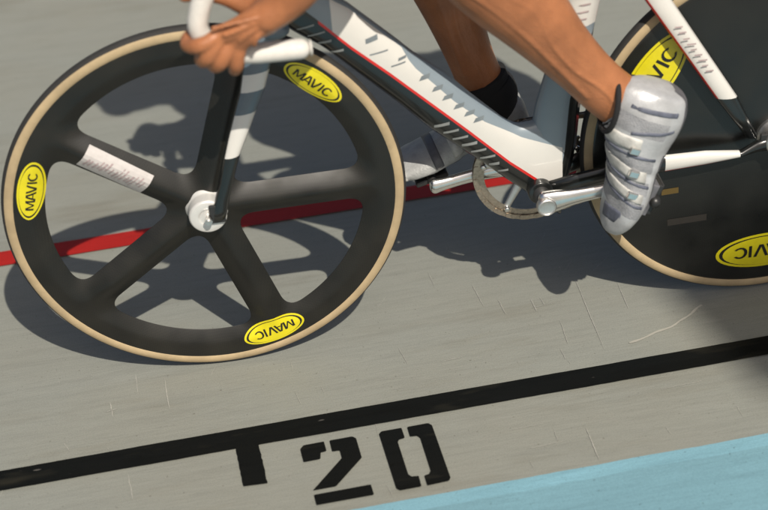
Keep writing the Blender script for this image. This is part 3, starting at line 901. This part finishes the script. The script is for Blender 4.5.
# torso, neck, head
body.append(tube([(.84, 0, 1.0), (.77, 0, 1.06), (.64, 0, 1.145), (.50, 0, 1.205), (.36, 0, 1.245), (.25, 0, 1.25)],
                 [(.155, .10), (.165, .11), (.135, .095), (.145, .095), (.150, .088), (.10, .070)], 36, 5))
body.append(tube([(.30, 0, 1.25), (.22, 0, 1.285), (.16, 0, 1.31)], [.062, .055, .058], 24, 4))
body.append(tube([(.185, 0, 1.40), (.145, 0, 1.355), (.095, 0, 1.295), (.07, 0, 1.245)], [(.050, .052), (.074, .088), (.066, .078), (.040, .042)], 28, 5))
body.append(tube([(.060, 0, 1.345), (.032, 0, 1.313), (.036, 0, 1.302)], [.010, .013, .015], 14, 3))       # nose
for sg in (-1, 1):
    body.append(tube([(.150, sg * .074, 1.350), (.140, sg * .082, 1.330), (.132, sg * .076, 1.308)], [(.006, .018), (.008, .020), (.005, .010)], 14, 3))
    # shoulder and arm
    body.append(tube([(.36, sg * .06, 1.25), (.265, sg * .150, 1.245), (.235, sg * .185, 1.20), (.245, sg * .208, 1.11), (.276, sg * .222, 1.01), (.288, sg * .226, .975)],
                     [.066, .060, .054, .045, .041, .040], 26, 5))
    body.append(tube([(.296, sg * .227, .985), (.284, sg * .228, .962), (.252, sg * .229, .925), (.206, sg * .228, .872), (.170, sg * .227, .826), (.147, sg * .225, .802), (.122, sg * .221, .786)],
                     [.036, .040, .0415, .037, .0315, (.029, .0265), (.031, .024)], 26, 5))
# legs
# near (left) leg
kn, an = Vector((.352, -.115, .834)), Vector((.678, -.108, .488))
hipn, hipf = Vector((.80, -.095, 1.03)), Vector((.80, .095, 1.03))
def leg(hip, knee, ankle, front, fat=1.0):
    """front: unit XZ vector pointing to the shin side"""
    out = []
    f = Vector((front[0], 0, front[1]))
    th = [(0, .105, .105), (.15, .100, .102), (.4, .088, .094), (.7, .072, .080), (.9, .060, .066), (1, .055, .058)]
    out.append(tube([hip.lerp(knee, t) for t, _, _ in th], [(a, b) for _, a, b in th], 30, 5))
    sh = [(-.03, .050, .052, .004), (.06, .049, .053, -.002), (.16, .051, .055, -.012), (.28, .054, .0625, -.020), (.40, .053, .062, -.021), (.52, .047, .054, -.016), (.66, .0385, .044, -.008),
          (.80, .0325, .0385, -.002), (.90, .0315, .038, .001), (1.0, .0325, .0385, .000)]
    sh = [(t, a * (1 + (fat - 1) * min(1, max(0, t) * 1.4)), b * (1 + (fat - 1) * min(1, max(0, t) * 1.4)), o_) for t, a, b, o_ in sh]
    out.append(tube([knee.lerp(ankle, t) + f * o_ for t, _, _, o_ in sh], [(a, b) for _, a, b, _ in sh], 32, 5))
    # calf heads and ankle bones give the leg its shape
    ax_ = (ankle - knee); L_ = ax_.length
    for ys, l0, l1, r_ in ((-.018, .12, .50, .034), (.018, .12, .44, .035)):
        out.append(tube([knee + ax_ * l0 - f * .012 + Vector((0, ys, 0)), knee + ax_ * (l0 * .5 + l1 * .5) - f * .036 + Vector((0, ys, 0)), knee + ax_ * l1 - f * .024 + Vector((0, ys, 0))], [r_ * .7, r_, r_ * .62], 20, 4))
    for ys in (-.034, .034):
        out.append(tube([ankle + Vector((0, ys * .55, 0)) - ax_.normalized() * .030, ankle + Vector((0, ys * .75, 0)) - ax_.normalized() * .016], [.012, .012], 14, 1))
    out.append(tube([knee + f * .012 - ax_ * .03, knee + f * .020 + ax_ * .03], [.036, .030], 20, 1))
    return out
def unit(x, z):
    l = hypot(x, z); return (x / l, z / l)
body += leg(hipn, kn, an, unit(-.72, -.69), 1.13)
knf, anf = Vector((.330, .115, .835)), Vector((.503, .112, .402))
body += leg(hipf, knf, anf, unit(-.92, -.39), 1.04)
# feet inside the shoes
def foot_frame(sg):
    q = BB + (cd if sg < 0 else -cd) * .168
    d = Vector(unit(-.40, -.915)) if sg < 0 else Vector(unit(-.966, -.259))
    n = Vector((d.y, -d.x)) if sg < 0 else Vector((d.y, -d.x))
    ball = q + n * .016
    return d, n, ball
def fpt(sg, a, b, y):
    """a: along the foot from the heel (0) to the toe (.27), b: height over the sole, y: outward"""
    d, n, ball = foot_frame(sg)
    p = ball + d * (a - .185) + n * b * (1.22 if sg < 0 else .86)
    return (p.x, sg * (.122 + y * (1.20 if sg < 0 else .95)), p.y)
for sg, ank in ((-1, an), (1, anf)):
    body.append(tube([tuple(ank), fpt(sg, .075, .065, 0), fpt(sg, .13, .042, 0), fpt(sg, .19, .030, 0), fpt(sg, .235, .026, 0)], [.028, (.020, .022), (.020, .014), (.024, .010), (.016, .008)], 24, 4))

# hands: palm, four fingers wrapped round the bar, thumb
bar_xz = [Vector((a, b)) for a, b, c in barp]
def hand(sg):
    out = []
    def fr(t):
        """point and normal on the bar at parameter along its lower hook"""
        i = min(int(t), len(bar_xz) - 2); f = t - i
        p = bar_xz[i].lerp(bar_xz[i + 1], f); d = (bar_xz[i + 1] - bar_xz[i]).normalized()
        nin = Vector((d.y, -d.x))          # towards the inside of the hook (up and back)
        if nin.dot(Vector((.10, .80)) - p) < 0: nin = -nin
        return p, nin
    yb = .200
    def P(t, ang, rad):
        p, nin = fr(t); a = radians(ang)
        return Vector((p.x + nin.x * sin(a) * rad, sg * (yb + cos(a) * rad), p.y + nin.y * sin(a) * rad))
    wrist = Vector((.128, sg * .222, .788))
    fingers = [(4.55, 1.0, .0108), (3.90, 1.05, .0112), (3.26, 1.0, .0108), (2.62, .86, .0100)]
    for k, (t, ln, r) in enumerate(fingers):
        mcp = P(t, 48, .036); 
        pts = [mcp, P(t + .03, 14, .0310 * (.9 if ln < .9 else 1)), P(t + .04, -16, .0290 * (.9 if ln < .9 else 1)), P(t + .02, -52, .0268 * (.92 if ln < .9 else 1)), P(t, -88, .0258), P(t - .02, -126, .0258), P(t - .02, -160 if ln > .9 else -148, .0258)]
        out.append(tube(pts, [r * 1.12, r * 1.02, r * 1.10, r * .98, r * 1.02, r * .92, r * .82], 14, 4))
        out.append(tube([wrist.lerp(mcp, .12) + Vector((0, 0, (1.5 - k) * .006)), wrist.lerp(mcp, .6) + Vector((0, sg * .004, .002)), mcp], [(.020, .016), (.017, .0145), (.0128, .0128)], 16, 4))
        out.append(tube([mcp + Vector((0, sg * .001, 0)), mcp + Vector((0, sg * .002, .001))], [.0112, .0112], 12, 1))   # knuckle
    # heel of the hand and thumb
    out.append(tube([wrist, Vector((.105, sg * .205, .768)), Vector((.088, sg * .200, .752))], [(.024, .022), (.023, .020), (.017, .014)], 18, 4))
    out.append(tube([wrist + Vector((-.004, -sg * .012, -.002)), Vector((.098, sg * .188, .786)), Vector((.068, sg * .172, .796)), Vector((.036, sg * .169, .806)), Vector((.010, sg * .176, .809))],
                    [.018, .0165, .0128, .0118, .0098], 16, 4))
    return out
for sg in (-1, 1): body += hand(sg)
# tendons and veins lift the skin a little
for sg in (-1, 1):
    for ex, ez, hx_, hz in ((.118, .796, .030, .786), (.118, .790, .046, .772), (.119, .784, .066, .760), (.120, .778, .087, .750)):
        body.append(tube([(ex, sg * .2405, ez), ((ex + hx_) / 2, sg * .2440, (ez + hz) / 2), (hx_ + .012, sg * .2400, hz)], [.0034, .0032, .0032], 10, 4))
    body.append(tube([(.275, sg * .262, .960), (.240, sg * .2665, .915), (.212, sg * .264, .868), (.180, sg * .258, .838), (.150, sg * .253, .800)], [.0026, .0030, .0028, .0026, .0024], 10, 5))
    body.append(tube([(.238, sg * .2665, .935), (.216, sg * .2655, .900), (.206, sg * .263, .860)], [.0022, .0024, .0022], 10, 5))
def leg_vein(knee, ankle, front, sg, pts, r, fat=1.0, dep=.0):
    f = Vector((front[0], 0, front[1])); out = []
    tab = [(.06, .049, -.002), (.16, .051, -.012), (.28, .054, -.020), (.40, .053, -.021), (.52, .047, -.016), (.66, .0385, -.008), (.80, .0325, -.002), (.90, .0315, .001), (1, .0325, 0)]
    for t, w_ in pts:
        for a, b in zip(tab, tab[1:]):
            if a[0] <= t <= b[0]: k = (t - a[0]) / (b[0] - a[0]); ra = a[1] + (b[1] - a[1]) * k; o_ = a[2] + (b[2] - a[2]) * k; break
        ra *= 1 + (fat - 1) * min(1, t * 1.4)
        out.append(tuple(knee.lerp(ankle, t) + f * (o_ + w_ * ra * 1.12) + Vector((0, sg * (ra * sqrt(1 - w_ * w_) - .0004 - dep), 0))))
    return tube(out, [r] * len(out), 10, 6)
fn, ff = unit(-.72, -.69), unit(-.92, -.39)
for kk, aa, f_, sg, ft in ((kn, an, fn, -1, 1.13), (knf, anf, ff, 1, 1.04), (knf, anf, ff, -1, 1.04)):
    body.append(leg_vein(kk, aa, f_, sg, [(.22, -.30), (.34, -.12), (.45, -.25), (.58, .02), (.72, .10), (.86, -.10), (.97, .12)], .0024, ft))
    body.append(leg_vein(kk, aa, f_, sg, [(.45, -.25), (.55, -.48), (.66, -.40), (.76, -.55)], .0021, ft))
    # edge of the shin muscle and the tendon behind the ankle
    body.append(leg_vein(kk, aa, f_, sg, [(.14, .42), (.30, .36), (.48, .34), (.66, .40), (.84, .52)], .0065, ft, .0042))
bv = merge(*body)
# keep the far limbs, too: one continuous skin grown over everything
bo = remesh('body', bv, .0026, M['skin'], rider, 3, .5)

# nails
def nail(p, q):
    pass

# clothing
jv = merge(tube([(.81, 0, 1.03), (.75, 0, 1.075), (.64, 0, 1.148), (.50, 0, 1.208), (.36, 0, 1.25), (.25, 0, 1.26)],
                [(.160, .108), (.172, .118), (.145, .105), (.152, .102), (.158, .095), (.095, .070)], 36, 5),
           *[tube([(.36, sg * .06, 1.255), (.265, sg * .152, 1.25), (.235, sg * .187, 1.20), (.242, sg * .203, 1.13)], [.072, .066, .060, .054], 26, 5) for sg in (-1, 1)])
jo = remesh('jersey', jv, .007, M['jersey'], rider, 3)
pv = merge(tube([(.86, 0, .975), (.80, 0, 1.01), (.72, 0, 1.075), (.68, 0, 1.10)], [(.150, .10), (.168, .118), (.172, .122), (.158, .112)], 36, 5),
           tube([hipn, hipn.lerp(kn, .3), hipn.lerp(kn, .6), hipn.lerp(kn, .72)], [.112, .108, .094, .088], 30, 4),
           tube([hipf, hipf.lerp(knf, .3), hipf.lerp(knf, .6), hipf.lerp(knf, .72)], [.112, .108, .094, .088], 30, 4))
po = remesh('shorts', pv, .007, M['lycra'], rider, 3)
hv = tube([(.31, 0, 1.375), (.24, 0, 1.415), (.17, 0, 1.425), (.11, 0, 1.390), (.075, 0, 1.355)], [(.018, .012), (.062, .040), (.086, .062), (.082, .062), (.050, .035)], 36, 6)
ho = obj('helmet', *hv, M['helmet'], rider)
V, F = tube([(.085, -.062, 1.342), (.054, -.034, 1.332), (.046, 0, 1.330), (.054, .034, 1.332), (.085, .062, 1.342)], [(.010, .016)] * 5, 16, 5, up=(1, 0, 0)); obj('glasses', V, F, M['visor'], rider)

# socks
def sock(sg, knee, ank, top):
    rows = []
    ax_ = (ank - knee).normalized()
    pts = [ank - ax_ * top, ank - ax_ * top * .5, ank, Vector(fpt(sg, .060, .055, 0))]
    V, F = tube(pts, [(.0395, .0465), (.0390, .0465), (.0410, .050), (.036, .044)], 30, 5, capround=False)
    return obj('sock', V, F, M['sock'], rider)
sock(-1, kn, an, .004); sock(1, knf, anf, .040)

# shoes
def shoe(sg, label):
    # (a along, sole height, top height, half width, power)
    sec = [(-.011, .030, .060, .014), (-.005, .012, .090, .027), (.012, .004, .104, .033), (.035, .000, .106, .0365), (.060, .001, .104, .0375), (.080, .003, .098, .037), (.105, .004, .086, .037), (.135, .002, .071, .0405), (.165, .000, .059, .0460),
           (.190, .000, .051, .0485), (.215, .002, .046, .0465), (.238, .006, .041, .0395), (.256, .012, .036, .029), (.266, .018, .030, .014)]
    rows = crom(sec, 4); seg = 36; V, F, fm = [], [], []
    for a, b0, b1, hw in rows:
        cz_ = (b0 + b1) / 2; hh = (b1 - b0) / 2
        for k in range(seg):
            t = 2 * pi * k / seg; cx_, sx_ = cos(t), sin(t)
            e = .72 if sx_ < 0 else .95
            yy = hw * (abs(cx_) ** e) * (1 if cx_ > 0 else -1); zz = hh * (abs(sx_) ** (.7 if sx_ < 0 else 1)) * (1 if sx_ > 0 else -1)
            narrow = 1 - .22 * max(0, zz / hh) ** 2 if hh > 0 else 1
            wob = .0012 * noise.noise(Vector((a * 60, k * .5, sg)))
            V.append(fpt(sg, a, cz_ + zz + wob, yy * narrow * 1.06 + wob - .004 * (a > .12)))
    n = len(rows)
    for i in range(n - 1):
        for k in range(seg):
            k2 = (k + 1) % seg; F.append((i * seg + k, i * seg + k2, (i + 1) * seg + k2, (i + 1) * seg + k))
            t = 2 * pi * (k + .5) / seg; a = rows[i][0]
            c = 0
            if sin(t) < (-.80 if a < .09 else -.62): c = 1
            fm.append(c)
    F.append(tuple(range(seg))); fm.append(0); F.append(tuple((n - 1) * seg + k for k in range(seg))); fm.append(0)
    for q in range(len(fm)):
        a = rows[q // seg][0]; t = 2 * pi * (q % seg + .5) / seg
        if fm[q] == 0 and sg < 0 and sin(t) > -.35 and (.098 < a < .121 or .137 < a < .158 or .173 < a < .206 or (.030 < a < .062 and cos(t) > .2)): fm[q] = 2
    so = obj('shoe', V, F, [M['shoe'] if sg < 0 else M['shoeshaded'], M['sole'], M['shoemesh']], rider, fm); so['label'] = label
    # straps: bands over the instep, dark trim lines
    def over(a0, a1, lift, t0, t1, m, nm, sk=0.0):
        def S(a):
            rr = sec
            for p, q in zip(rr, rr[1:]):
                if p[0] <= a <= q[0]:
                    f = (a - p[0]) / (q[0] - p[0]); return [x + (y - x) * f for x, y in zip(p, q)]
            return list(rr[-1])
        Vs, Fs = [], []; na, nk = 5, 22
        for lay in (0, 1):
            for i in range(na + 1):
                for k in range(nk + 1):
                    t = t0 + (t1 - t0) * k / nk
                    a = a0 + (a1 - a0) * i / na + sk * (k / nk - .5)
                    _, b0, b1, hw = S(a)
                    cz_ = (b0 + b1) / 2; hh = (b1 - b0) / 2; cx_, sx_ = cos(t), sin(t)
                    yy = hw * (abs(cx_) ** (.72 if sx_ < 0 else .95)) * (1 if cx_ > 0 else -1); zz = hh * (abs(sx_) ** (.7 if sx_ < 0 else 1)) * (1 if sx_ > 0 else -1)
                    yy *= 1.06 * (1 - .22 * max(0, zz / hh) ** 2)
                    L_ = (lift * (1 - .55 * abs(2 * i / na - 1) ** 4)) if lay == 0 else -.001
                    r_ = hypot(yy, zz) or 1
                    Vs.append(fpt(sg, a, cz_ + zz * (1 + L_ / r_), yy * (1 + L_ / r_) - .004 * (a > .12)))
        w = nk + 1; half_ = (na + 1) * w
        for i in range(na):
            for k in range(nk): q = i * w + k; Fs.append((q, q + 1, q + w + 1, q + w))
        for i in range(na):
            for k in range(nk): q = half_ + i * w + k; Fs.append((q, q + w, q + w + 1, q + 1))
        for i in range(na):
            for k in (0, nk): q = i * w + k; Fs.append((q, q + w, q + w + half_, q + half_))
        for k in range(nk):
            for i in (0, na): q = i * w + k; Fs.append((q, q + 1, q + 1 + half_, q + half_))
        return obj(nm, Vs, Fs, m, so)
    if sg < 0:
        over(.076, .100, .0020, .1, pi + .1, M['strap'], 'strap', .014)
        over(.119, .139, .0018, -.15, pi + .25, M['strap'], 'strap', -.010)
        over(.157, .174, .0017, -.15, pi + .25, M['strap'], 'strap', -.010)
        over(.103, .108, .0012, -.35, pi + .45, M['navy'], 'trim', .010)
        over(.1430, .1475, .0012, -.35, pi + .45, M['navy'], 'trim', -.008)
        over(.1790, .1840, .0012, -.25, pi + .35, M['navy'], 'trim', -.006)
        over(.210, .236, .0010, .5, 1.5, M['navy'], 'toe_patch', .010)
        over(.052, .058, .0012, -.55, .45, M['navy'], 'heel_trim', .020)
        over(.016, .024, .0012, -.5, .7, M['navy'], 'heel_trim', .006)
        for a, bb, m_ in ((.091, .060, .0455), (.130, .047, .0475), (.167, .036, .0505)):
            Vb, Fb = box(a - .006, a + .006, m_ - .008, m_ - .001, bb - .007, bb + .007)
            bk = obj('buckle', [fpt(sg, p, r_, q / 1.06) for p, q, r_ in Vb], Fb, M['alu'], so, smooth=False); bevel(bk, .0015)
    else:
        over(.222, .262, .0014, -.6, pi + .6, M['strap'], 'toe_cap', .004)
        over(.119, .139, .0018, -.15, pi + .25, M['strap'], 'strap', -.010)
        over(.160, .176, .0017, -.15, pi + .25, M['sole'], 'strap', -.010)
    # padded collar
    V, F = lathe([(0, 0), (0, .001)], 8)
    pts = []
    for k in range(24):
        t = 2 * pi * k / 24; pts.append(fpt(sg, .045 + .043 * cos(t), .104 - .006 * cos(t), .033 * sin(t)))
    pts.append(pts[0]); V, F = tube(pts, [.0048] * 25, 12, 2, capround=False); obj('collar', V, F, M['sock'], so)
    Vb, Fb = box(.155, .215, -.018, .018, -.010, .003)
    o = obj('cleat', [fpt(sg, a, c, b) for a, b, c in Vb], Fb, M['sole'], so, smooth=False); bevel(o, .002)
shoe(-1, 'silver white near shoe with straps and navy trim'); shoe(1, 'silver white far shoe under the frame')

# ------------------------------------------------------------------ unseen mast and flag, added to cast the soft shade at the right
SUN = Vector((.15, -.87, 1.0))
def soft_shade():
    h = 8.0; y0 = .09 - .87 * h; x0 = .86 + .15 * h
    r = bpy.data.objects.new('added_shade_mast', None); COL.objects.link(r); r.location = (x0 + .80, y0, -.012)
    tag(r, 'unseen mast with a small blue pennant, added to cast the soft shade at the right', 'added shade caster')
    V, F = tube([(0, 0, 0), (0, 0, 4), (0, 0, 8.9)], [.06, .05, .035], 20, 2); obj('shade_pole', V, F, M['mast'], r)
    V, F = [], []; nx, nz = 16, 12
    for s in (0, .004):
        for i in range(nx + 1):
            for j in range(nz + 1):
                V.append((-.04 - .76 * i / nx, .03 * sin(i * .55 + j * .1) + s, h + .46 * j / nz))
    w = nz + 1; hh = (nx + 1) * w
    for i in range(nx):
        for j in range(nz): q = i * w + j; F += [(q, q + 1, q + w + 1, q + w), (q + hh, q + hh + w, q + hh + w + 1, q + hh + 1)]
    obj('flag', V, F, M['cloth'], r)  # flag shape added to block the sun, never in view
soft_shade()

# ------------------------------------------------------------------ light
w = bpy.data.worlds.new('World'); scn.world = w; w.use_nodes = True
wt = w.node_tree; bg = wt.nodes['Background']; sky = wt.nodes.new('ShaderNodeTexSky'); sky.sky_type = 'NISHITA'; sky.sun_disc = False
el = atan2(1.0, hypot(.15, .87)); az = atan2(.15, -.87)      # azimuth from +Y towards +X
sky.sun_elevation = el; sky.sun_rotation = az; sky.dust_density = 3.5; sky.air_density = 1.0; sky.ozone_density = .0
wt.links.new(sky.outputs[0], bg.inputs[0]); bg.inputs[1].default_value = .071
ld = bpy.data.lights.new('sun', 'SUN'); ld.energy = 5.0; ld.angle = radians(.5); ld.color = (1, .93, .82)
lo = bpy.data.objects.new('sun', ld); COL.objects.link(lo); lo.rotation_euler = SUN.to_track_quat('Z', 'Y').to_euler()
lo.location = (2, -6, 8)

# ------------------------------------------------------------------ camera
cam = bpy.data.cameras.new('camera'); co = bpy.data.objects.new('camera', cam); COL.objects.link(co)
R_, U_, F_ = Vector((.97831824, -.19671104, -.06479351)), Vector((.16149686, .52870979, .8332975)), Vector((.12966185, .82569409, -.54901464))
co.matrix_world = Matrix(((R_.x, U_.x, -F_.x, -.11083981), (R_.y, U_.y, -F_.y, -2.1161815), (R_.z, U_.z, -F_.z, 1.87483697), (0, 0, 0, 1)))
cam.sensor_width = 36; cam.lens = 83.6658; cam.clip_end = 500; cam.clip_start = .05
cam.dof.use_dof = True; cam.dof.focus_distance = 3.12; cam.dof.aperture_fstop = 2.8
scn.camera = co
scn.view_settings.view_transform = 'Standard'; scn.view_settings.look = 'None'
scn.view_settings.gamma = 1; scn.view_settings.use_curve_mapping = False; scn.view_settings.exposure = 0
